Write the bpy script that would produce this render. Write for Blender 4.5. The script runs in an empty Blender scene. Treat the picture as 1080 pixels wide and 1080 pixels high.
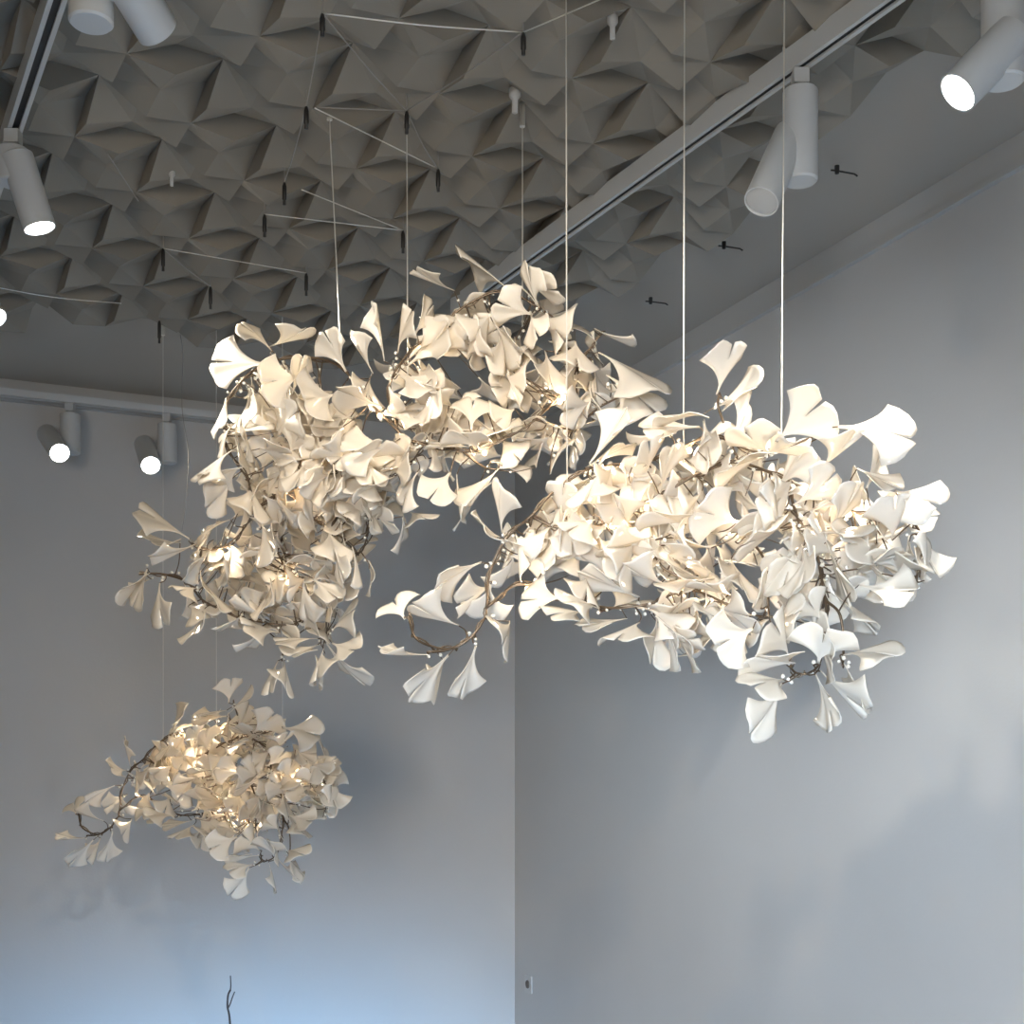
import bpy, bmesh, math, random
from mathutils import Vector, Matrix, noise
random.seed(7)
S = bpy.context.scene
COL = S.collection

# ------------------------------------------------------------------ camera
F, YH, CAMZ = 1400.0, 830.0, 1.55
cd = bpy.data.cameras.new('camera'); cam = bpy.data.objects.new('camera', cd); COL.objects.link(cam)
cd.sensor_width = 36; cd.lens = 36*F/1080; cd.shift_y = (YH-540)/1080; cd.clip_end = 60; cd.clip_start = .05
cam.location = (0, 0, CAMZ); cam.rotation_euler = (math.radians(90), 0, 0)
S.camera = cam

# ------------------------------------------------------------------ world, exposure
w = bpy.data.worlds.new('sky'); S.world = w; w.use_nodes = True
bg = w.node_tree.nodes['Background']; bg.inputs[0].default_value = (.50, .68, 1, 1); bg.inputs[1].default_value = .3
S.view_settings.view_transform = 'Standard'; S.view_settings.look = 'None'
S.view_settings.gamma = 1; S.view_settings.use_curve_mapping = False
S.view_settings.exposure = 0.0

# ------------------------------------------------------------------ room frame
A0 = math.radians(113.6)
C0 = Vector((.0143, 6.66, 0))
V = Vector((-math.cos(A0), -math.sin(A0), 0))      # along the right wall, from the corner towards the viewer
U = Vector((-math.sin(A0), math.cos(A0), 0))       # along the back wall, to the left
CEIL = CAMZ + 1.75
UL, VL = 6.4, 9.2
def room(u, v, z=0): return C0 + U*u + V*v + Vector((0, 0, z))
ROT = math.atan2(U.y, U.x)

def lamp(name, kind, loc, target, energy, color, **k):
    d = bpy.data.lights.new(name, kind); d.energy = energy; d.color = color
    for a, b in k.items(): setattr(d, a, b)
    o = bpy.data.objects.new(name, d); COL.objects.link(o); o.location = loc
    if target is not None:
        o.rotation_euler = (Vector(target)-Vector(loc)).to_track_quat('-Z', 'Y').to_euler()
    return o

def at(x, y, Z): return Vector(((x-540)/F*Z, Z, CAMZ + (YH-y)/F*Z))
lamp('window_daylight', 'AREA', room(2.6, VL-.12, 1.35), room(1.6, 0, -1.0), 11, (.96, .95, .92), shape='RECTANGLE', size=4.2, size_y=1.6, spread=math.radians(78))
# daylight coming in through the two street windows behind the viewer, plus warm fill
DAY = (.27, .58, 1.0)
lamp('window_daylight', 'AREA', room(2.1, VL-.12, 1.35), room(1.3, 0, -1.3), 88, DAY, shape='RECTANGLE', size=2.2, size_y=1.2, spread=math.radians(27))
lamp('window_daylight', 'AREA', room(5.0, VL-.12, 1.2), at(880, 720, 2.5), 6, (.60, .79, 1), shape='RECTANGLE', size=1.2, size_y=1.2, spread=math.radians(20))
lamp('window_daylight', 'AREA', room(5.0, VL-.12, 1.35), room(0, 1.6, .8), 31, (1, .86, .68), shape='RECTANGLE', size=1.6, size_y=1.6, spread=math.radians(62))  # warm fill added to brighten the right wall, not real daylight
lamp('window_daylight', 'AREA', room(5.0, VL-.12, 1.35), room(0, 3.4, -.1), 23, (.74, .87, 1.0), shape='RECTANGLE', size=1.6, size_y=1.2, spread=math.radians(42))

def at_h(x, y, H):
    Z = H*F/(YH-y); return at(x, y, Z)

# ------------------------------------------------------------------ materials
def mat(name, color, rough=.5, metal=0, spec=.5, emit=None, es=0, noisy=0, nscale=20, bump=0, bscale=60, trans=0, tcol=None, coat=0):
    m = bpy.data.materials.new(name); m.use_nodes = True
    nt = m.node_tree; b = nt.nodes['Principled BSDF']
    b.inputs['Base Color'].default_value = (*color, 1); b.inputs['Roughness'].default_value = rough
    b.inputs['Metallic'].default_value = metal; b.inputs['Specular IOR Level'].default_value = spec
    b.inputs['Coat Weight'].default_value = coat
    if emit: b.inputs['Emission Color'].default_value = (*emit, 1); b.inputs['Emission Strength'].default_value = es
    tc = nt.nodes.new('ShaderNodeTexCoord')
    if noisy:
        n = nt.nodes.new('ShaderNodeTexNoise'); n.inputs['Scale'].default_value = nscale; n.inputs['Detail'].default_value = 4
        nt.links.new(tc.outputs['Object'], n.inputs['Vector'])
        r = nt.nodes.new('ShaderNodeValToRGB')
        r.color_ramp.elements[0].position = .3; r.color_ramp.elements[1].position = .7
        r.color_ramp.elements[0].color = (*[c*(1-noisy) for c in color], 1)
        r.color_ramp.elements[1].color = (*[min(1, c*(1+noisy)) for c in color], 1)
        nt.links.new(n.outputs['Fac'], r.inputs[0]); nt.links.new(r.outputs[0], b.inputs['Base Color'])
    if bump:
        n2 = nt.nodes.new('ShaderNodeTexNoise'); n2.inputs['Scale'].default_value = bscale
        nt.links.new(tc.outputs['Object'], n2.inputs['Vector'])
        bp = nt.nodes.new('ShaderNodeBump'); bp.inputs['Strength'].default_value = bump; bp.inputs['Distance'].default_value = .01
        nt.links.new(n2.outputs['Fac'], bp.inputs['Height']); nt.links.new(bp.outputs[0], b.inputs['Normal'])
    if trans:
        t = nt.nodes.new('ShaderNodeBsdfTranslucent'); t.inputs[0].default_value = (*(tcol or color), 1)
        mx = nt.nodes.new('ShaderNodeMixShader'); mx.inputs[0].default_value = trans
        out = nt.nodes['Material Output']
        nt.links.new(b.outputs[0], mx.inputs[1]); nt.links.new(t.outputs[0], mx.inputs[2]); nt.links.new(mx.outputs[0], out.inputs[0])
    return m
M = {}
M['wall'] = mat('grey_wall_paint', (.50, .495, .485), .75, noisy=.03, nscale=1.3, bump=.05, bscale=90, spec=.3)
M['trim'] = mat('grey_trim_paint', (.46, .46, .45), .6)
M['ceil'] = mat('ceiling_paint', (.42, .385, .335), .8)
M['wall_dark'] = mat('dark_grey_wall_paint', (.13, .125, .12), .7)  # unseen walls, colour darkened to cut bounced light on the ceiling flanks
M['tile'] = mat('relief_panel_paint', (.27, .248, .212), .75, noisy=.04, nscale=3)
M['floor'] = mat('pale_floor', (.36, .35, .34), .45, noisy=.06, nscale=4)
M['leaf'] = mat('glazed_porcelain', (.86, .82, .75), .10, spec=.75, trans=.30, tcol=(.95, .84, .66), coat=.4)
M['branch'] = mat('bronze_branch', (.16, .12, .085), .38, metal=.75)
M['bead'] = mat('clear_bud', (.85, .82, .74), .05, spec=.8, coat=1)
M['bulb'] = mat('glowing_bulb', (1, .9, .7), .3, emit=(1, .74, .38), es=4)
M['wire'] = mat('steel_wire', (.80, .78, .72), .3, metal=.6)
M['cable'] = mat('grey_cable', (.30, .29, .27), .5)
M['black'] = mat('black_clip', (.02, .02, .02), .4)
M['white'] = mat('white_powder_coat', (.52, .54, .55), .35)
M['slot'] = mat('track_slot', (.015, .016, .018), .5)
M['lens'] = mat('lit_lens', (1, 1, 1), .3, emit=(1, .97, .90), es=14)
M['dim'] = mat('unlit_lens', (.42, .43, .43), .25)
M['plastic'] = mat('socket_plastic', (.50, .50, .49), .4)
M['twig'] = mat('dry_twig', (.05, .04, .035), .7)
M['vase'] = mat('clay_vase', (.12, .11, .10), .5)
M['glass'] = mat('window_glass', (.9, .95, 1), .05)
M['frame'] = mat('window_frame_paint', (.10, .10, .10), .5)

# ------------------------------------------------------------------ helpers
def link(name, bm, m, parent=None, smooth=False, loc=None, rot=None):
    me = bpy.data.meshes.new(name); bm.to_mesh(me); bm.free()
    me.materials.append(m)
    if smooth:
        for p in me.polygons: p.use_smooth = True
    o = bpy.data.objects.new(name, me); COL.objects.link(o)
    if parent: o.parent = parent
    if loc is not None: o.location = loc
    if rot is not None: o.rotation_euler = rot
    return o
def empty(name, loc=(0, 0, 0), rz=0):
    o = bpy.data.objects.new(name, None); COL.objects.link(o); o.location = loc; o.rotation_euler = (0, 0, rz)
    o.empty_display_size = .05; return o
def tag(o, label=None, cat=None, group=None, kind=None):
    if label: o['label'] = label
    if cat: o['category'] = cat
    if group: o['group'] = group
    if kind: o['kind'] = kind
    return o
def box(bm, x0, x1, y0, y1, z0, z1, M4=None):
    vs = [Vector((x, y, z)) for z in (z0, z1) for x, y in ((x0, y0), (x1, y0), (x1, y1), (x0, y1))]
    if M4: vs = [M4 @ v for v in vs]
    v = [bm.verts.new(q) for q in vs]
    for f in ((3, 2, 1, 0), (4, 5, 6, 7), (0, 1, 5, 4), (1, 2, 6, 5), (2, 3, 7, 6), (3, 0, 4, 7)): bm.faces.new([v[i] for i in f])
def tube(bm, pts, r, n=6, r1=None, cap=True):
    pts = [Vector(p) for p in pts]; rings = []
    up = Vector((.13, .2, .97)).normalized()
    for i, p in enumerate(pts):
        d = (pts[min(i+1, len(pts)-1)] - pts[max(i-1, 0)])
        if d.length < 1e-9: d = Vector((0, 0, 1))
        d.normalize()
        a = d.cross(up)
        if a.length < .15: a = d.cross(Vector((1, 0, 0)))
        a.normalize(); b = d.cross(a)
        rr = r if r1 is None else r + (r1-r)*i/(len(pts)-1)
        rings.append([bm.verts.new(p + (a*math.cos(2*math.pi*k/n) + b*math.sin(2*math.pi*k/n))*rr) for k in range(n)])
    for i in range(len(rings)-1):
        for k in range(n):
            bm.faces.new((rings[i][k], rings[i][(k+1) % n], rings[i+1][(k+1) % n], rings[i+1][k]))
    if cap: bm.faces.new(rings[0][::-1]); bm.faces.new(rings[-1])
def lathe(bm, prof, M4=None, n=32):
    rings = []
    for r, z in prof:
        if r < 1e-6: rings.append([bm.verts.new((M4 or Matrix()) @ Vector((0, 0, z)))])
        else: rings.append([bm.verts.new((M4 or Matrix()) @ Vector((r*math.cos(2*math.pi*k/n), r*math.sin(2*math.pi*k/n), z))) for k in range(n)])
    for a, b in zip(rings, rings[1:]):
        for k in range(n):
            q = [a[k % len(a)], a[(k+1) % n % len(a)], b[(k+1) % n % len(b)], b[k % len(b)]]
            q = list(dict.fromkeys(q))
            if len(q) > 2: bm.faces.new(q)
def smooth_curve(pts, n=5):
    pts = [Vector(p) for p in pts]; out = []
    P = [pts[0]*2-pts[1]] + pts + [pts[-1]*2-pts[-2]]
    for i in range(1, len(P)-2):
        for k in range(n):
            t = k/n
            out.append(.5*((2*P[i]) + (P[i+1]-P[i-1])*t + (2*P[i-1]-5*P[i]+4*P[i+1]-P[i+2])*t*t + (3*P[i]-P[i-1]-3*P[i+1]+P[i+2])*t**3))
    out.append(pts[-1]); return out
def normals(bm): bmesh.ops.recalc_face_normals(bm, faces=bm.faces)

# ------------------------------------------------------------------ room shell
RM = Matrix.Translation(C0) @ Matrix.Rotation(ROT, 4, 'Z')      # local x = u, local y = -v ... checked below
yv = (RM.to_3x3() @ Vector((0, 1, 0))).dot(V)
sg = 1 if yv > 0 else -1
def rbox(bm, u0, u1, v0, v1, z0, z1):
    a, b = sorted((sg*v0, sg*v1)); box(bm, u0, u1, a, b, z0, z1, RM)
def shell(name, boxes, m, parent=None):
    bm = bmesh.new()
    for q in boxes: rbox(bm, *q)
    normals(bm); o = link(name, bm, m, parent)
    if parent is None: tag(o, kind='structure')
    return o
T = .15
shell('floor', [(-T, UL+T, -T, VL+T, -T, 0)], M['floor'])
ceiling = shell('ceiling', [(-T, UL+T, -T, VL+T, CEIL, CEIL+T)], M['ceil'])
shell('wall_right', [(-T, 0, -T, VL+T, 0, CEIL)], M['wall'])
shell('wall_back', [(0, UL+T, -T, 0, 0, CEIL)], M['wall'])
shell('wall_left', [(UL, UL+T, 0, VL+T, 0, CEIL)], M['wall_dark'])
W1, W2 = (1.0, 3.2), (4.2, 5.8)
shell('wall_front', [(0, UL, VL, VL+T, 0, .5), (0, UL, VL, VL+T, 2.2, CEIL), (0, W1[0], VL, VL+T, .5, 2.2),
                     (W1[1], W2[0], VL, VL+T, .5, 2.2), (W2[1], UL, VL, VL+T, .5, 2.2)], M['wall_dark'])
for i, (a, b) in enumerate((W1, W2)):
    wn = shell('window_%d' % (i+1), [(a, b, VL+.06, VL+.10, .5, .56), (a, b, VL+.06, VL+.10, 2.14, 2.2), (a, a+.06, VL+.06, VL+.10, .56, 2.14),
                               (b-.06, b, VL+.06, VL+.10, .56, 2.14), ((a+b)/2-.02, (a+b)/2+.02, VL+.06, VL+.10, .56, 2.14)], M['frame'])
# cornice: a shallow stepped fascia under the ceiling
tr = shell('trim_1', [(0, .012, 0, VL, CEIL-.080, CEIL), (0, .020, 0, VL, CEIL-.094, CEIL-.080)], M['trim'])
tr = shell('trim_2', [(.02, UL, 0, .012, CEIL-.080, CEIL), (.02, UL, 0, .020, CEIL-.094, CEIL-.080)], M['trim'])
shell('baseboard_right', [(0, .015, .015, VL, 0, .09)], M['trim'])
shell('baseboard_back', [(0, UL, 0, .015, 0, .09)], M['trim'])

# ------------------------------------------------------------------ relief panels on the ceiling
HN = 1.65
E1 = Vector((math.cos(math.radians(32.5)), math.sin(math.radians(32.5)), 0))*.2262
E2 = Vector((math.cos(math.radians(-57.5)), math.sin(math.radians(-57.5)), 0))*.2262
N0 = Vector((-.673, 2.042, 0))*HN
ZL, ZH = CAMZ+HN, CAMZ+HN+.056
bm = bmesh.new()
def low(i, j): return (i+j) % 2 == 0
def uv(p):
    q = p-C0; return q.dot(U), q.dot(V)
def inside(p):
    u, v = uv(p); return .56 < u < UL-.4 and 1.08 < v < VL-.5
for i in range(-40, 41):
    for j in range(-40, 41):
        c = N0 + E1*(i+.5) + E2*(j+.5)
        if not inside(c): continue
        A = (i+j) % 2 == 0                       # the two mirrored kinds of square
        co = [(i, j), (i+1, j), (i+1, j+1), (i, j+1)]
        cs = [N0+E1*a+E2*b+Vector((0, 0, ZL if low(a, b) else ZH)) for a, b in co]
        cc = c.copy(); cc.z = ZL+(.022 if A else .002)
        vc = bm.verts.new(cc); ring = []
        for k in range(4):
            p, q = cs[k], cs[(k+1) % 4]
            m_ = (p+q)/2; hi = (k % 2 == 0) == A
            m_.z = ZH if hi else ZL-.014
            ring += [bm.verts.new(p), bm.verts.new(m_)]
        for k in range(8): bm.faces.new((ring[k], ring[(k+1) % 8], vc))
        for k in range(4):
            p, m_, q = ring[2*k].co, ring[2*k+1].co, ring[(2*k+2) % 8].co
            di = [(0, -1), (1, 0), (0, 1), (-1, 0)][k]
            nb = inside(c + E1*di[0] + E2*di[1])
            if A and nb:                          # the upright flank between the two squares
                lo_, hi_ = Vector((m_.x, m_.y, ZL-.014)), Vector((m_.x, m_.y, ZH))
                bm.faces.new([bm.verts.new(t) for t in (p, lo_, q, hi_)])
            if not nb:
                for t1, t2 in ((p, m_), (m_, q)):
                    bm.faces.new([bm.verts.new(t) for t in (t1, t2, Vector((t2.x, t2.y, CEIL)), Vector((t1.x, t1.y, CEIL)))])
rp = link('relief_panels', bm, M['tile'], ceiling)
rp['label'] = 'faceted folded-paper relief panels over the middle of the ceiling'

# ------------------------------------------------------------------ ginkgo leaves
def leaf_mesh(k):
    rnd = random.Random(100+k)
    bend = [.05, .18, -.15, .35, .1, -.05, .28, .5, -.3, .12, .22, .8][k % 12]
    cup = [.12, -.12, .2, .08, -.22, .15, -.1, .12, .1, .28, -.28, .1][k % 12]
    wid = [.64, .58, .68, .56, .62, .70, .50, .54, .60, .46, .66, .50][k % 12]
    ph = rnd.uniform(0, 6); slit = rnd.uniform(.50, .68); gapw = rnd.uniform(.012, .04); asym = rnd.uniform(-.06, .06)
    bm = bmesh.new(); R, Cn = 11, 6
    grid = {}
    for h in (-1, 1):
        for i in range(R+1):
            t = i/R
            s = max(0, (t-.14)/.86); s = .22*s + .95*s**1.5 - .17*s**6
            wd = .022 + wid*s*(1+h*asym)
            gap = gapw*max(0, (t-slit)/(1-slit))**1.1
            for j in range(Cn+1):
                a = j/Cn
                x = h*(gap + a*(wd-gap))
                rim = t**3; cr = max(0, (a-.55)/.45)**2*max(0, (t-.5)/.5)**1.5
                y = t*1.0 - t*t*(.27*a**2.2 + .05*(1-a)**5*(gap > 0)) + rim*.024*math.sin(8*a+ph+h) - .15*cr
                x *= 1-.12*max(0, (t-.7)/.3)**2*a*a
                ang = bend*1.5*t*t
                z = -bend*.42*t*t + cup*(a**2)*wd*1.1 + .055*math.sin(5*a*h+ph)*t*t
                y = y*(1-.10*abs(ang))
                if gap == 0 and j == 0 and (1, i, 0) in grid or gap == 0 and j == 0 and (-1, i, 0) in grid:
                    grid[(h, i, 0)] = grid[(-h, i, 0)]
                else: grid[(h, i, j)] = bm.verts.new((x, y, z))
        for i in range(R):
            for j in range(Cn):
                q = [grid[(h, i, j)], grid[(h, i, j+1)], grid[(h, i+1, j+1)], grid[(h, i+1, j)]]
                if h < 0: q = q[::-1]
                try: bm.faces.new(q)
                except ValueError: pass
    bm.normal_update()
    top = list(bm.faces); vmap = {v: bm.verts.new(v.co - v.normal*.013) for v in list(bm.verts)}
    edges = [e for e in bm.edges if e.is_boundary]
    for f in top: bm.faces.new([vmap[v] for v in f.verts][::-1])
    for e in edges:
        a, b = e.verts
        l = e.link_loops[0]
        if l.vert == a: bm.faces.new((b, a, vmap[a], vmap[b]))
        else: bm.faces.new((a, b, vmap[b], vmap[a]))
    normals(bm)
    me = bpy.data.meshes.new('leaf'); bm.to_mesh(me); bm.free(); me.materials.append(M['leaf'])
    for p in me.polygons: p.use_smooth = True
    return me, wid*2
LEAVES = [leaf_mesh(k) for k in range(12)]

LN = .125                                        # natural length of a leaf, metres
def leaf_matrix(P, T3, wm, rnd, k, side=None, zsgn=None):
    """base point P, apparent tip T3 (same depth), apparent width wm -> matrix of the leaf"""
    view = Vector((P.x, P.y, P.z-CAMZ)).normalized()
    d = T3-P; l = d.length
    L = max(l*1.04, LN*rnd.uniform(.82, 1.0)*min(1, .45+l/LN))
    L = min(L, l*2.0)
    dep = math.sqrt(max(0, L*L-l*l)) * (zsgn if zsgn is not None else rnd.choice((-1, -1, 1)))
    ax = (d + view*dep).normalized()
    nat = LEAVES[k][1]*L
    n0 = (-view - ax*(-view).dot(ax)).normalized()
    x0 = ax.cross(n0).normalized()
    c = min(1, wm/nat); sx = max(1, wm/nat)
    th = math.acos(c)*(side if side is not None else rnd.choice((-1, 1)))
    x = (x0*math.cos(th) + n0*math.sin(th)).normalized(); n = x.cross(ax).normalized()
    if sx > 1.25: sx = 1.25
    Mx = Matrix(((x.x*L*sx, ax.x*L, n.x*L, P.x), (x.y*L*sx, ax.y*L, n.y*L, P.y), (x.z*L*sx, ax.z*L, n.z*L, P.z), (0, 0, 0, 1)))
    return Mx

def pip(x, y, poly):
    c = False
    for (x1, y1), (x2, y2) in zip(poly, poly[1:]+poly[:1]):
        if (y1 > y) != (y2 > y) and x < (x2-x1)*(y-y1)/(y2-y1)+x1: c = not c
    return c

def chandelier(label, depth, leaves, branches, bodies, nfill, wires, bulbs, seed, group):
    """leaves: (base x,y, tip x,y, width[, back]) measured on the photograph, placed at the piece's own depth"""
    rnd = random.Random(seed)
    root = empty('leaf_chandelier', at(*bulbs[0], depth(*bulbs[0])))
    tag(root, label, 'chandelier', group)
    inv = Matrix.Translation(-root.location)
    # branches
    curves = []; bm = bmesh.new()
    for br in branches:
        pts = [at(x, y, depth(x, y)+dz) for x, y, dz in br]
        cv = smooth_curve(pts, 6); cv = [p+Vector((noise.noise(p*9), noise.noise(p*9+Vector((5, 0, 0))), noise.noise(p*9+Vector((0, 5, 0)))))*.012 for p in cv]
        curves.append(cv)
        tube(bm, [inv @ p for p in cv], .0032, 6, .0022)
        # the twisted second strand of a branch
        if len(br) > 4:
            tube(bm, [inv @ (p+Vector((.006*math.sin(i*.9), .004, .007*math.cos(i*.9)))) for i, p in enumerate(cv)], .0021, 5, .0016)
    # join the branches to one another so that the piece is one frame
    for a in range(1, len(curves)):
        best = min(((p-q).length, i, j, b) for b in range(a) for i, p in enumerate(curves[a]) for j, q in enumerate(curves[b]))
        p, q = curves[a][best[1]], curves[best[3]][best[2]]
        if best[0] > .004: 
            mid = (p+q)/2+Vector((0, .02, -.015)); tube(bm, [inv @ t for t in smooth_curve([p, mid, q], 4)], .0026, 5)
    allp = [p for cv in curves for p in cv]
    def petiole(P, ax):
        q = min(allp, key=lambda t: (t-P).length)
        if (q-P).length < .004: return
        m_ = (P+q)/2 - ax*.012 + Vector((rnd.uniform(-.008, .008), 0, rnd.uniform(-.008, .008)))
        cv = smooth_curve([q, m_, P], 4)
        tube(bm, [inv @ t for t in cv], .0019, 4, .0013)
        for t in cv[2:5:2]:
            if rnd.random() < .5: beads.append(t+Vector((rnd.uniform(-.01, .01), rnd.uniform(-.01, .01), rnd.uniform(-.01, .01))))
    beads = []
    items = []
    for t in leaves:
        bx, by, tx, ty, wd = t[:5]; back = t[5] if len(t) > 5 else 0
        kk = t[6] if len(t) > 6 else rnd.choice(range(11))
        Z = depth(bx, by) + rnd.uniform(-.06, .03) + back
        P = at(bx, by, Z); T3 = at(tx, ty, Z)
        Mx = leaf_matrix(P, T3, wd/F*Z*1.06, rnd, kk)
        items.append((Mx, kk))
    for n, (Mx, kk) in enumerate(items[:100]):
        o = bpy.data.objects.new('leaf', LEAVES[kk][0]); COL.objects.link(o); o.parent = root; o.matrix_basis = inv @ Mx
        petiole(Mx.translation, Mx.col[1].xyz)
    fb = bmesh.new()
    fills = items[100:]
    for poly, share, sz in bodies:
        xs = [p[0] for p in poly]; ys = [p[1] for p in poly]; c = 0
        while c < nfill*share:
            x, y = rnd.uniform(min(xs), max(xs)), rnd.uniform(min(ys), max(ys))
            if not pip(x, y, poly): continue
            c += 1
            Z = depth(x, y) + rnd.uniform(-.02, .20)
            a = rnd.uniform(0, 2*math.pi); l = sz*rnd.uniform(.45, 1)
            tx, ty = x+l*math.cos(a), y+l*math.sin(a)
            if not pip(tx, ty, poly) and rnd.random() < .8: tx, ty = x-l*math.cos(a)*.8, y-l*math.sin(a)*.8
            kk = rnd.choice(range(11)); P = at(x, y, Z)
            fills.append((leaf_matrix(P, at(tx, ty, Z), sz*rnd.uniform(.45, 1.1)/F*Z, rnd, kk), kk))
    for Mx, kk in fills:
        me = LEAVES[kk][0]; n0 = len(fb.verts)
        fb.from_mesh(me); fb.verts.ensure_lookup_table()
        X = inv @ Mx
        for v in fb.verts[n0:]: v.co = X @ v.co
        petiole(Mx.translation, Mx.col[1].xyz)
    fo = link('foliage', fb, M['leaf'], root, True); fo['kind'] = 'stuff'
    normals(bm); link('branch', bm, M['branch'], root, True)
    bb = bmesh.new()
    for p in beads:
        bmesh.ops.create_icosphere(bb, subdivisions=1, radius=rnd.uniform(.0035, .0055), matrix=Matrix.Translation(inv @ p))
    o = link('bud', bb, M['bead'], root, True); o['kind'] = 'stuff'; o['label'] = 'glossy little white buds along the twigs'
    for x, y in bulbs[1:]:
        p = at(x, y, depth(x, y)+.03); p = min(allp, key=lambda t: (t-p).length)+Vector((.004, -.006, -.012))
        b2 = bmesh.new(); bmesh.ops.create_uvsphere(b2, u_segments=10, v_segments=8, radius=.007)
        o = link('bulb', b2, M['bulb'], root, True, loc=inv @ p)
        l = lamp('bulb_light', 'POINT', (0, 0, 0), None, BULB_W, (1, .80, .56), shadow_soft_size=.012); l.parent = o
    for x0, y0, x1, y1, dz in wires:
        lo = at(x0, y0, depth(x0, y0)+dz)
        if len(bm_dummy) : pass
        up = at_h(x1, y1, HN+.02) if y1 is not None else Vector((lo.x+(x1-x0)/F*lo.y, lo.y, CAMZ+HN+.04))
        wb = bmesh.new(); q = min(allp, key=lambda t: (t-lo).length)
        tube(wb, [inv @ up, inv @ lo, inv @ q] if (q-lo).length > .01 else [inv @ up, inv @ lo], .0016, 6)
        sw = link('suspension_wire', wb, M['wire'], root)
        gb = bmesh.new(); d = (lo-up).normalized()
        tube(gb, [inv @ (up+Vector((0, 0, .03))), inv @ (up+d*.03)], .007, 10)
        link('wire_gripper', gb, M['wire'], sw)
    root_points[root.name] = allp
    return root
root_points = {}
bm_dummy = []
BULB_W = .65

# depth of each piece over the frame (the right end of the near one swings towards the viewer)
def depA(x, y): return 2.92 - .46*(x-390)/600.0 - .10*max(0, (y-620)/150)
def depB(x, y): return 3.28 - .12*(x-230)/450.0 + .35*max(0, (y-480)/160.0)

LA = [
(427,653,408,622,56),(484,660,431,643,30),(508,593,449,616,30),(517,616,512,658,60),(451,690,398,692,9),(473,691,429,738,30),
(502,681,484,739,32),(468,697,459,738,16,.08),(519,616,482,644,34,.12),(538,655,536,683,20),(527,566,503,558,24),(529,563,523,512,22),
(552,563,585,529,34),(543,563,555,595,52),(634,497,610,529,33),(592,517,583,600,40,.05),(612,530,604,590,42,.05),(623,544,621,592,46),
(627,532,645,566,36,.05),(594,630,548,634,50),(616,646,578,640,14),(661,652,609,662,15),(631,641,597,625,14),(674,630,609,601,22),
(705,618,649,600,22),(688,566,631,586,20),(723,575,699,517,42),(780,551,732,537,66),(742,443,750,498,32),(735,475,750,445,24),
(756,416,774,370,44,-.05),(753,431,793,408,24),(768,474,805,417,28),(818,465,868,424,80,-.05,5),(776,487,811,483,36),(769,490,790,526,38),
(820,518,844,471,34),(863,496,904,465,16),(884,450,966,452,58,-.08,3),(914,515,935,465,32),(904,494,945,514,16),(944,518,984,526,50),
(930,547,985,545,34),(886,578,960,562,18),(886,580,958,584,48,.06),(906,617,963,631,44,-.06),(958,626,965,590,22),(975,612,986,556,18),
(966,558,984,612,34,.05),(871,572,900,640,15,-.06),(823,557,781,582,32,-.05),(823,557,812,520,28),(837,533,884,505,42,0,7),(874,560,909,520,24,0,7),
(854,540,890,518,18),(838,570,824,632,54,-.04),(850,580,850,624,42,-.04),(850,560,843,592,20),(835,560,870,548,12),(845,563,920,557,9),
(876,625,930,662,15),(874,602,862,658,62,.12),(832,692,822,654,46,-.04),(838,700,791,694,38,-.04),(863,700,870,664,78,-.04,0),(890,690,938,682,20),
(825,721,799,784,36,-.05),(860,712,889,768,30,-.05),(865,708,910,758,25),(890,700,916,746,8),(826,717,793,715,26),(794,663,750,684,68,-.05),
(693,652,689,705,36),(674,656,646,672,26),(702,665,722,698,42,.05),(708,668,740,690,28,.06),(712,636,713,668,32),(772,628,738,618,24),
(768,657,743,641,9),(755,574,778,602,36),(740,610,702,602,26),(750,578,715,575,18),(738,450,673,452,24),(740,438,700,434,18),
(702,455,682,471,22),(683,497,690,470,28),(697,520,703,473,30),(665,510,655,485,26),(650,545,682,500,32),(652,572,677,517,16),
(640,522,661,552,32),(645,490,641,528,22),(621,489,665,436,26),(621,492,656,466,16),(757,640,790,655,30),(803,640,812,600,34),
(700,585,735,590,34),(815,665,835,640,26),(905,600,948,580,26),(930,605,905,590,30),
]
BA = [
[(513,640,0),(518,605,0),(535,570,0),(562,540,0),(590,514,.02),(622,494,.03),(662,488,.03),(705,478,.03),(745,462,.02),(800,474,0),(862,461,0)],
[(430,652,0),(440,674,0),(464,687,0),(482,686,0),(500,671,0),(512,652,0),(513,640,0)],
[(451,690,0),(475,688,0),(502,672,0)],
[(560,545,.02),(600,560,.04),(650,545,.04),(697,521,.02),(745,500,.02),(782,486,.02),(830,500,.02),(865,520,.03),(905,540,.02),(950,538,0),(968,556,0),(975,578,0),(970,606,0)],
[(513,640,0),(545,615,.03),(596,630,.03),(640,643,0),(680,640,0),(712,629,0),(732,625,.02),(772,640,.02),(800,648,.02)],
[(688,566,0),(698,596,0),(720,612,.02),(732,625,.02)],
[(830,500,.02),(842,545,0),(850,566,0),(862,582,0),(871,610,0),(875,640,0),(872,668,0),(866,700,0),(852,714,-.02),(836,712,-.02),(828,700,-.02)],
[(780,552,0),(803,595,-.02),(807,625,-.02),(808,652,-.02)],
[(875,632,0),(890,648,0),(892,690,.02),(891,702,.02)],
[(782,486,.02),(770,470,0),(755,432,0),(756,416,-.02)],
]
PA = [([(512,640),(520,600),(560,540),(620,492),(680,500),(740,465),(800,450),(850,470),(830,560),(790,640),(740,650),(660,648),(600,628),(560,600)], .62, 52),
      ([(800,560),(830,500),(880,500),(930,530),(965,560),(950,610),(900,640),(870,690),(820,670),(800,620)], .25, 60),
      ([(690,640),(760,640),(800,660),(770,690),(720,690),(690,670)], .13, 40)]
GRP = 'suspended porcelain leaf chandeliers'
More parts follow.
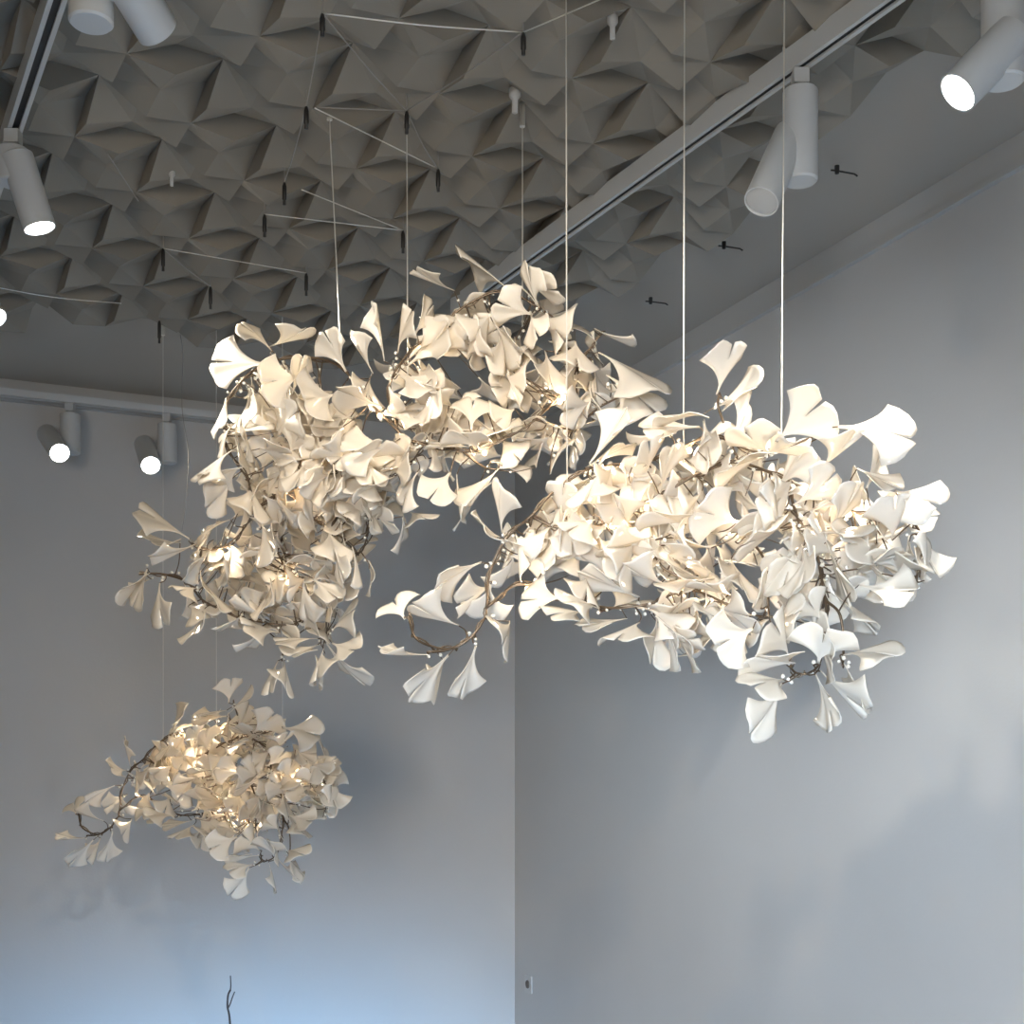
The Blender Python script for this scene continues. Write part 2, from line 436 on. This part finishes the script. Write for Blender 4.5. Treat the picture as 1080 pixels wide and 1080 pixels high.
chA = chandelier('largest, nearest white porcelain leaf chandelier, hung before the right wall', depA, LA, BA, PA, 165,
    [(598,505,597,None,0),(721,488,722,None,.02),(824,478,828,None,0)], [(700,560),(640,560),(680,535),(720,600),(600,570),(845,590),(730,480),(560,600),(780,620),(880,560),(640,500),(770,540)], 3, GRP)

LB = [
(280,384,216,381,56),(287,370,259,337,20),(285,366,328,350,20),(318,397,276,404,62),(354,416,318,424,62),(262,412,268,452,30),
(238,420,230,458,12),(243,450,228,470,15),(250,455,248,480,15),(258,450,260,478,10),(270,415,285,462,42,.06),(365,392,343,352,36,-.05),
(393,394,369,353,14,-.05),(405,381,398,321,11),(419,372,425,331,19),(438,352,460,315,30,-.05),(425,384,458,352,10),(403,430,355,412,32),
(401,436,452,428,30),(420,395,463,412,38),(430,385,478,350,42),(455,400,462,452,36),(479,307,436,290,10),(533,303,484,261,13),
(568,324,552,288,18,0,7),(560,302,586,312,28,0,7),(566,322,556,294,22),(518,329,500,368,48,-.05),(520,340,552,380,28),(525,345,546,402,28),
(562,332,524,322,44,-.05),(560,332,563,358,30),(575,332,592,362,50),(600,346,627,340,36),(627,347,660,367,10),(607,360,611,388,52),
(632,371,706,410,26,-.05),(640,395,700,430,46),(625,380,634,414,24),(575,370,585,416,36,.05),(610,400,590,427,38),(628,415,628,447,26),
(497,453,500,408,52),(495,466,550,445,22),(518,487,554,488,18),(495,471,450,468,13),(468,475,466,502,26),(415,470,356,474,54,-.06),
(449,484,402,495,18),(440,498,417,534,28,-.05),(475,498,450,530,44,-.05),(526,494,488,536,26),(482,500,483,553,6),(495,530,489,552,10),
(565,493,568,470,20),(580,500,590,455,20),(368,505,335,480,36,.05),(350,495,330,517,32),(405,510,382,515,18),(370,505,390,542,42,.06),
(425,545,430,576,22),(432,540,452,545,20),(398,545,413,556,18),(245,474,200,504,11),(258,492,211,505,24,-.04),(245,505,222,542,34),
(265,510,270,548,42,.05),(243,548,201,560,13),(305,502,300,468,38),(348,500,320,510,28),(275,550,290,592,34,-.04),(335,562,320,540,32),
(340,555,345,592,38,.04),(290,515,298,547,16),(200,568,150,534,26,-.05),(207,574,160,597,15,-.04),(224,578,191,607,15,-.04),(244,575,240,626,11,-.05),
(168,615,164,664,24),(160,610,130,622,20,.05),(155,600,140,642,24,.05),(190,572,160,574,16,.05),(215,650,205,674,18),(255,650,228,668,16),
(280,655,250,630,36),(330,610,359,634,28),(355,577,355,618,12),(372,577,383,611,8),(390,600,398,620,20),(335,673,290,673,8,-.03),
(335,680,306,691,22),(341,684,328,716,15,-.04),(343,690,340,722,10),(344,678,380,733,20,-.04),(350,678,380,692,38,-.03),(350,665,371,637,20),
(293,697,276,730,12),(300,697,305,730,20),(275,665,262,692,28),(320,610,318,656,28),
]
BB = [
[(272,388,0),(300,378,0),(345,380,0),(372,400,0),(395,430,0),(420,457,0),(450,470,0),(490,478,0),(530,464,0),(566,443,0),(594,415,.02),(610,390,.04),(625,365,.04),(636,350,.04)],
[(272,388,0),(256,402,0),(240,425,.02),(238,470,.04),(262,510,.04),(268,540,.02),(250,562,0),(226,576,0),(200,570,0)],
[(420,457,0),(412,410,.03),(430,375,.03),(465,345,.03),(500,322,.03),(535,310,.03),(566,325,.03),(594,345,.04),(610,390,.04)],
[(268,540,.02),(300,520,.05),(330,545,.05),(352,560,.03),(375,584,.02),(386,572,.02),(392,546,.02)],
[(148,606,.02),(180,608,.02),(198,614,0),(216,634,0),(250,653,0),(282,657,0),(312,655,.02),(326,648,.02),(335,664,0),(343,674,0),(345,648,0)],
[(268,540,.02),(290,580,.05),(305,620,.05),(312,655,.02)],
[(566,443,0),(600,450,.03),(630,430,.04),(660,415,.02)],
[(490,478,0),(510,490,0),(526,494,0)],
[(300,520,.05),(340,505,.05),(380,500,.03),(420,500,.02),(450,470,0)],
[(312,655,.02),(300,680,.02),(297,697,0)],
]
PB = [([(262,392),(310,384),(350,400),(400,392),(440,350),(480,325),(540,315),(580,345),(610,360),(640,385),(670,420),(640,445),(590,480),(520,482),(470,490),(430,500),(390,520),(350,500),(320,510),(270,500),(240,460)], .5, 46),
      ([(240,460),(300,470),(360,480),(420,500),(400,550),(370,580),(300,570),(240,545)], .25, 42),
      ([(150,600),(190,580),(250,560),(320,560),(380,590),(365,640),(350,665),(300,670),(240,655),(190,640),(150,625)], .25, 38)]
chB = chandelier('porcelain leaf chandelier arching under the ceiling panels at upper left, its tail drooping', depB, LB, BB, PB, 285,
    [(360,385,347,114,0),(430,400,429,118,.03),(551,345,551,122,.03)], [(420,430),(400,440),(500,450),(300,500),(560,400),(250,600),(310,610),(470,400),(600,420)], 5, GRP)

# the far lower piece is the same model as the near right one, hung deeper in the room
def copy_tree(o, parent=None):
    c = o.copy(); COL.objects.link(c); c.parent = parent
    for ch in o.children: copy_tree(ch, c)
    return c
chC = copy_tree(chA)
chC.location = at(45+(700-390)*.5655, 709+(560-370)*.56, 4.78)
chC['label'] = 'small far porcelain leaf chandelier, lowest of the three, before the bluish back wall'
for ch in list(chC.children):
    if ch.name.startswith('suspension_wire'):
        for g in list(ch.children): bpy.data.objects.remove(g)
        bpy.data.objects.remove(ch)
shift = chC.location-chA.location
ptsC = [p+shift for p in root_points[chA.name]]
for px, py in ((171, 770), (229, 790), (300, 780)):
    q = min(ptsC, key=lambda p: (540+F*p.x/p.y-px)**2 + .1*(YH-F*(p.z-CAMZ)/p.y-py)**2)
    up = Vector((q.x, q.y, CAMZ+HN+.04)); wb = bmesh.new(); tube(wb, [up-chC.location, q-chC.location], .0012, 6)
    sw = link('suspension_wire', wb, M['wire'], chC)
    gb = bmesh.new(); tube(gb, [up-chC.location+Vector((0, 0, .03)), up-chC.location-Vector((0, 0, .03))], .007, 10); link('wire_gripper', gb, M['wire'], sw)

# ------------------------------------------------------------------ lighting track
def track(name, p, q, label, wd=.036, hg=.052, slot=True):
    root = empty(name, p); tag(root, label, 'lighting track', 'lighting tracks')
    d = (q-p); L = d.length; an = math.atan2(d.y, d.x)
    root.rotation_euler = (0, 0, an)
    bm = bmesh.new(); s = .008
    box(bm, 0, L, -wd/2, wd/2, .012, hg)                # back of the rail
    box(bm, 0, L, -wd/2, -s/1, 0, .012); box(bm, 0, L, s/1, wd/2, 0, .012)
    normals(bm); link('rail', bm, M['white'], root)
    bm = bmesh.new(); box(bm, .002, L-.002, -s, s, .006, .0118); link('slot', bm, M['slot'], root)
    bm = bmesh.new(); box(bm, L-.012, L+.004, -wd/2-.002, wd/2+.002, -.002, hg+.002); link('end_cap', bm, M['white'], root)
    bm = bmesh.new(); k = .5
    while k < L-.3:
        tube(bm, [Vector((k, 0, hg)), Vector((k, 0, CEIL-p.z))], .005, 8); k += 1.2
    link('hanger_rod', bm, M['white'], root)
    return root
TH = 1.60
r0, r1 = at_h(1035, -64, TH), at_h(480, 332, TH)
track('lighting_track', r1, r0, 'white lighting track running along the ceiling before the right wall')
l0, l1 = at_h(66, -15, TH), at_h(8, 161, TH)
dd = (l1-l0).normalized()
track('lighting_track', l1+dd*.55, l0-dd*3.4, 'white lighting track at the upper left corner, running towards the viewer')
b0, b1 = at(-60, 400, 5.52), None
bu = 2.9
pz = CAMZ+1.635
pl, pr = room(4.2, .16, pz), room(1.2, .16, pz)
track('lighting_track', pl, pr, 'grey lighting track along the top of the back wall at left', hg=.03)

# ------------------------------------------------------------------ spotlights
def spot(label, top, tz, hinge, end, lit, r=.039, dl=None, power=0, target=None, color=(1, .95, .86), size=50, blend=.5, tail=.02):
    """top: point under the track, tz: length of the upright drum, hinge/end: axis of the lamp barrel"""
    root = empty('track_spotlight', top); tag(root, label, 'spotlight', 'track spotlights')
    inv = Matrix.Translation(-Vector(top))
    bm = bmesh.new(); box(bm, -.017, .017, -.017, .017, -.034, -.0015); tube(bm, [Vector((0, 0, -.03)), Vector((0, 0, -.05))], .012, 12)
    normals(bm); link('track_adapter', bm, M['white'], root)
    bm = bmesh.new(); c = .004
    lathe(bm, [(0, -.045), (r-c, -.045), (r, -.045-c), (r, -.045-tz+c), (r-c, -.045-tz), (0, -.045-tz)])
    normals(bm); link('driver_drum', bm, M['white'], root, True)
    h, e = Vector(hinge), Vector(end); d = (e-h); L = d.length; d.normalize()
    MX = inv @ Matrix.Translation(h) @ d.to_track_quat('Z', 'Y').to_matrix().to_4x4()
    bm = bmesh.new()
    lathe(bm, [(0, -tail), (r-c, -tail), (r, -tail+c), (r, L), (r-.003, L), (r-.003, L-.006), (r-.004, L-.006)], MX)
    normals(bm); br = link('lamp_barrel', bm, M['white'], root, True)
    bm = bmesh.new(); lathe(bm, [(0, L-.006), (r-.003, L-.006)], MX)
    # the glass: a shallow dome
    bm.free(); bm = bmesh.new()
    lathe(bm, [(r-.0032, L-.005), (r*.7, L-.002), (r*.35, L-.0006), (0, L)], MX)
    link('lens', bm, M['lens'] if lit else M['dim'], br, True)
    # knuckle between drum and barrel
    kn = Vector(top)+Vector((0, 0, -.045-tz*.82)); m_ = h + d*.03
    bm = bmesh.new(); tube(bm, [inv @ kn, inv @ m_], .010, 12); link('knuckle', bm, M['white'], root, True)
    if power:
        lp = lamp('spotlight_beam', 'SPOT', e+d*.012, target if target is not None else e+d, power, color, spot_size=math.radians(size), spot_blend=blend, shadow_soft_size=.03)
    for o in root.children:
        if o.type == 'MESH' and o.name.startswith(('driver_drum', 'lamp_barrel')):
            o.data.set_sharp_from_angle(angle=math.radians(40)) if hasattr(o.data, 'set_sharp_from_angle') else None
    return root

A_C, A_R = at(690, 560, 2.7), at(880, 600, 2.55)
B_C, D_C = at(420, 430, 3.25), at(260, 610, 3.5)
# right track, unlit pair member at (848,120)
t = at_h(844, 74, TH)
spot('unlit white spotlight under the middle of the right track, barrel tipped left', t, .205, at(832, 148, t.y+.01), at(803, 213, t.y-.06), False)
t = at_h(1058, -84, TH)
spot('lit white spotlight at the upper right corner of the picture', t, .205+.05, at(1062, 44, t.y-.02), at(1010, 98, t.y-.03), True,
     power=80, target=at(830, 640, 2.5), size=55)
t = at_h(14, 138, TH)
spot('lit white spotlight at the upper left, under the left track', t, .085, at(20, 172, t.y-.01), at(42, 241, t.y+.0), True,
     power=95, target=at(760, 700, 2.9), size=62, blend=1)
t = at_h(96, -120, TH)
spot('unlit white spotlight cut off by the top edge, barrel tipped lower right', t, .20, at(128, -30, t.y-.04), at(166, 32, t.y+.06), False, tail=.01)
for x, lab in ((74, 'lit spotlight facing the viewer on the back track, left of its pair'), (176, 'lit spotlight on the back track, right of its pair, beside the hanging wire')):
    # find the u of this pixel on the back track
    best = min((abs(540+F*room(k/200, .16, pz).x/room(k/200, .16, pz).y - x), k) for k in range(200, 900))[1]
    t = room(best/200, .16, pz)
    s_ = t.y/F; yt = YH-(pz-CAMZ)/s_
    hx, hy = (50, 458) if x == 74 else (152, 469)
    ex, ey = (63, 478) if x == 74 else (159, 491)
    spot(lab, t, .17, at(hx, hy, t.y-.02), at(ex, ey, t.y-.17), True, r=.042 if x else .04, power=34 if x == 74 else 75, target=A_C if x == 74 else at(215, 800, 4.7), size=55, color=(1, .86, .66), tail=.01)
t = at_h(-30, 268, TH)
spot('lit spotlight just outside the left edge, only its glowing rim showing', t, .06, at(-28, 300, t.y), at(-6, 336, t.y-.04), True, power=20, target=D_C, size=45, color=(1, .86, .66))
# added fill spots on the left track above the viewer, out of frame
# (placed for their light on walls, leaves and floor; same fitting reused)
WARM = (1, .88, .72)
for off, tg, pw, sz, lb in ((1.0, room(0, 2.0, 1.2), 70, 80, 'aimed at the right wall'), (1.5, room(2.2, 0, 1.5), 12, 60, 'aimed at the back wall'), (2.0, at(420, 480, 3.3), 30, 50, 'aimed at the arching chandelier'), (3.0, at(215, 820, 4.8), 120, 17, 'aimed at the far low chandelier'), (2.5, room(1.8, 3.6, 0), 130, 60, 'aimed at the floor')):
    t = l0 - dd*off; t.z = CAMZ+TH
    aim = (Vector(tg)-t).normalized(); hg = t+Vector((.05, .03, -.20)); 
    spot('lit white spotlight on the left track above the viewer, '+lb, t, .20, hg, hg+aim*.16, True, power=pw, target=tg, size=sz, color=WARM, blend=1)
def along(p, q, s): return p + (q-p).normalized()*s

# ------------------------------------------------------------------ thin cables and black grippers under the ceiling
HC = HN-.03
nodes = {'a': (552, 34), 'b': (429, 117), 'c': (462, 178), 'd': (340, 14), 'e': (323, 112), 'f': (300, 192), 'g': (279, 226), 'h': (425, 243), 'i': (323, 288), 'j': (172, 262), 'k': (222, 302), 'l': (168, 338)}
desc = {'a': 'right of the top centre, where three cables meet near the top', 'b': 'under the ceiling where four cables cross, above the arch', 'c': 'at the lower right end of the pale slanting cable',
        'd': 'nearest the top edge of the picture', 'e': 'just left of the bright suspension wire, with a silver middle', 'f': 'upper one of the two close together left of the bright wire', 'g': 'lower one of the two close together left of the bright wire',
        'h': 'just over the leaves in the middle of the arch', 'i': 'low above the arch at left, end of the long pale cable', 'j': 'left end of the long pale cable', 'k': 'next to the beige reflection at left', 'l': 'at the lowest edge of the panels, beside the far hanging wire'}
NP = {k: at_h(x, y, HC) for k, (x, y) in nodes.items()}
for k, p in NP.items():
    root = empty('cable_gripper', p); tag(root, 'black cable gripper '+desc[k], 'cable gripper', 'black cable grippers')
    ln = .055*(p.y/3.2)
    bm = bmesh.new(); lathe(bm, [(0, 0), (.0035, -.002), (.006, -.012), (.006, -ln*.75), (.004, -ln*.8), (.0045, -ln), (0, -ln)], n=10)
    normals(bm); link('clip', bm, M['black'], root, True)
    bm = bmesh.new(); tube(bm, [Vector((0, 0, -.001)), Vector((0, 0, ZH-p.z))], .0015, 5); link('drop_wire', bm, M['cable'], root)
def cable(p, q, label, sag=.03, r=.0016, m='cable'):
    m_ = (p+q)/2-Vector((0, 0, sag)); pts = smooth_curve([p, m_, q], 8)
    o_ = Vector(pts[0]); bm = bmesh.new(); tube(bm, [t-o_ for t in pts], r, 5)
    o = link('ceiling_cable', bm, M[m], None, True, loc=o_); tag(o, label, 'cable', 'thin cables under the ceiling')
X = lambda x, y: at_h(x, y, HC)
cable(NP['a'], NP['d'], 'thin cable running left along the top, to the gripper nearest the top edge', .005, m='wire')
cable(NP['a'], NP['b'], 'dark thin cable slanting from top centre down to the crossing gripper', .005)
cable(NP['a'], X(650, -8), 'thin cable rising to the right from the top centre gripper', .0, m='wire')
cable(NP['d'], NP['b'], 'dark thin cable slanting right from the gripper nearest the top edge', .005)
cable(NP['b'], X(334, 113), 'thin level cable left of the crossing gripper', 0)
cable(X(332, 114), NP['c'], 'pale thin cable slanting down right across the panels to the arch', 0, m='wire')
cable(NP['b'], NP['c'], 'dark short cable joining the crossing gripper to the one at its lower right', .01)
cable(NP['d'], NP['e'], 'thin dark cable hanging from the top edge gripper to the silver one', .01)
cable(NP['e'], NP['f'], 'thin dark cable between the silver gripper and the upper close one', .01)
cable(NP['g'], NP['h'], 'pale thin cable from the lower close gripper to the arch', 0, m='wire')
cable(X(318, 200), NP['h'], 'pale slanting cable meeting the arch gripper from upper left', 0, m='wire')
cable(NP['j'], NP['i'], 'long pale cable between the two grippers at left', 0, m='wire')
cable(X(-20, 300), X(128, 320), 'pale cable near the left end of the panels', .01, m='wire')
cable(NP['j'], NP['k'], 'short dark cable at the far left, to the gripper by the beige reflection', .005)
cable(X(112, 160), X(146, 212), 'dark short cable by the black hook at upper left', 0)
# loose wires seen below
p = at(194, 350, 5.0); 
bm = bmesh.new(); pts = smooth_curve([at(190, 352, 5), at(193, 375, 5), at(192, 430, 5), at(199, 480, 5), at(196, 530, 5.02), at(192, 560, 5.05)], 5)
pts[0].z = CEIL-.02
pts = [Vector((pts[0].x, pts[0].y, ZH))] + pts[1:]
tube(bm, [t-pts[0] for t in pts], .0016, 5); tag(link('loose_cable', bm, M['cable'], None, True, loc=pts[0]), 'thin dark loose cable hanging down beside the right spotlight of the back track', 'cable')
for (x, y, s), lb in (((543, 107, .9), 'larger white ceiling anchor over the arch, above its right suspension wire'), ((646, 30, .75), 'white ceiling anchor near the top, left of the right track'), ((181, 189, .6), 'small white ceiling anchor among the panels at left')):
    p = at_h(x, y, HN); root = empty('ceiling_anchor', p); tag(root, lb, 'anchor', 'white ceiling anchors')
    bm = bmesh.new(); lathe(bm, [(0, .03), (.016*s, .03), (.016*s, .012), (.008*s, .004), (.008*s, -.03*s), (0, -.032*s)], n=14); normals(bm); link('cup', bm, M['plastic'], root, True)
    bm = bmesh.new(); tube(bm, [Vector((0, 0, .03)), Vector((0, 0, ZH-p.z+.02))], .004, 8); link('stem', bm, M['plastic'], root)
# dark rod brackets on the plain ceiling strip
for (x, y), lb in (((892, 183), 'just right of the unlit hanging spotlight'), ((772, 262), 'below and left of the unlit spotlight'), ((694, 320), 'the farthest one, above the right end of the arch'), ((1052, 86), 'beside the lit corner spotlight')):
    p = at_h(x, y, 1.715); root = empty('rod_bracket', p, ROT); tag(root, 'dark rod bracket on the ceiling, '+lb, 'bracket', 'dark rod brackets')
    bm = bmesh.new(); tube(bm, [Vector((-.04, 0, 0)), Vector((-.03, 0, .004)), Vector((.03, 0, .002)), Vector((.05, 0, 0))], .0025, 6); link('rod', bm, M['black'], root)
    bm = bmesh.new(); lathe(bm, [(0, .016), (.007, .016), (.007, .008), (.006, -.006), (0, -.008)], Matrix.Translation((.03, 0, 0)), 12); normals(bm); link('knob', bm, M['black'], root)
p = at_h(113, 163, HN); root = empty('wall_hook', p); root.name = 'ceiling_hook'; tag(root, 'dark hook among the panels at upper left, with a short cable', 'hook')
bm = bmesh.new(); tube(bm, smooth_curve([Vector((0, 0, .06)), Vector((0, 0, .02)), Vector((.012, 0, 0)), Vector((.024, 0, .012))], 5), .004, 6); link('hook', bm, M['black'], root, True)

# ------------------------------------------------------------------ socket and twigs
bv = min((abs(540+F*room(0, k/500, 0).x/room(0, k/500, 0).y - 558), k) for k in range(0, 1500))[1]/500
p = room(0, bv, 0); zz = CAMZ+(YH-1038)/F*p.y
root = empty('wall_socket', Vector((p.x, p.y, zz)), ROT); tag(root, 'small pale wall socket low on the right wall beside the room corner', 'socket')
bm = bmesh.new(); box(bm, 0, .008, -.043, .043, -.043, .043); bmesh.ops.bevel(bm, geom=bm.edges[:], offset=.003, segments=2, affect='EDGES'); link('plate', bm, M['plastic'], root)
bm = bmesh.new(); lathe(bm, [(0, .0095), (.017, .0095), (.019, .012), (.021, .0085)], Matrix.Rotation(math.pi/2, 4, 'Y'), 20); link('outlet', bm, M['vase'], root)

tw = at(243, 1075, 4.9); base = Vector((tw.x, tw.y, 0))
root = empty('floor_vase', base); tag(root, 'dark clay floor vase standing by the back wall, just below the picture', 'vase')
bm = bmesh.new(); lathe(bm, [(0, .0), (.09, .0), (.13, .12), (.12, .26), (.05, .40), (.035, .46), (.045, .50), (.037, .50), (.028, .46), (.04, .40), (.11, .25), (.12, .12), (.08, .012), (0, .012)]); normals(bm); link('body', bm, M['vase'], root, True)
b0_ = base+Vector((0, 0, .02)); root = empty('dry_branch', b0_); tag(root, 'dark thin dry twig rising at the lower left before the bluish wall', 'twig')
def tw_(pts): return [q-b0_ for q in smooth_curve(pts, 6)]
bm = bmesh.new(); Z = 4.9
tube(bm, tw_([b0_, base+Vector((.004, 0, .48)), at(242.5, 1078, Z), at(240, 1062, Z), at(240.5, 1050, Z), at(243, 1044, Z)]), .0042, 6, .0035)
tube(bm, tw_([at(240.3, 1064, Z), at(243, 1058, Z), at(245, 1052, Z), at(247.5, 1046, Z)]), .0028, 5, .0022)
tube(bm, tw_([at(243, 1044, Z), at(243.4, 1038, Z), at(243, 1029, Z)]), .0024, 5, .002)
link('stem', bm, M['twig'], root, True)
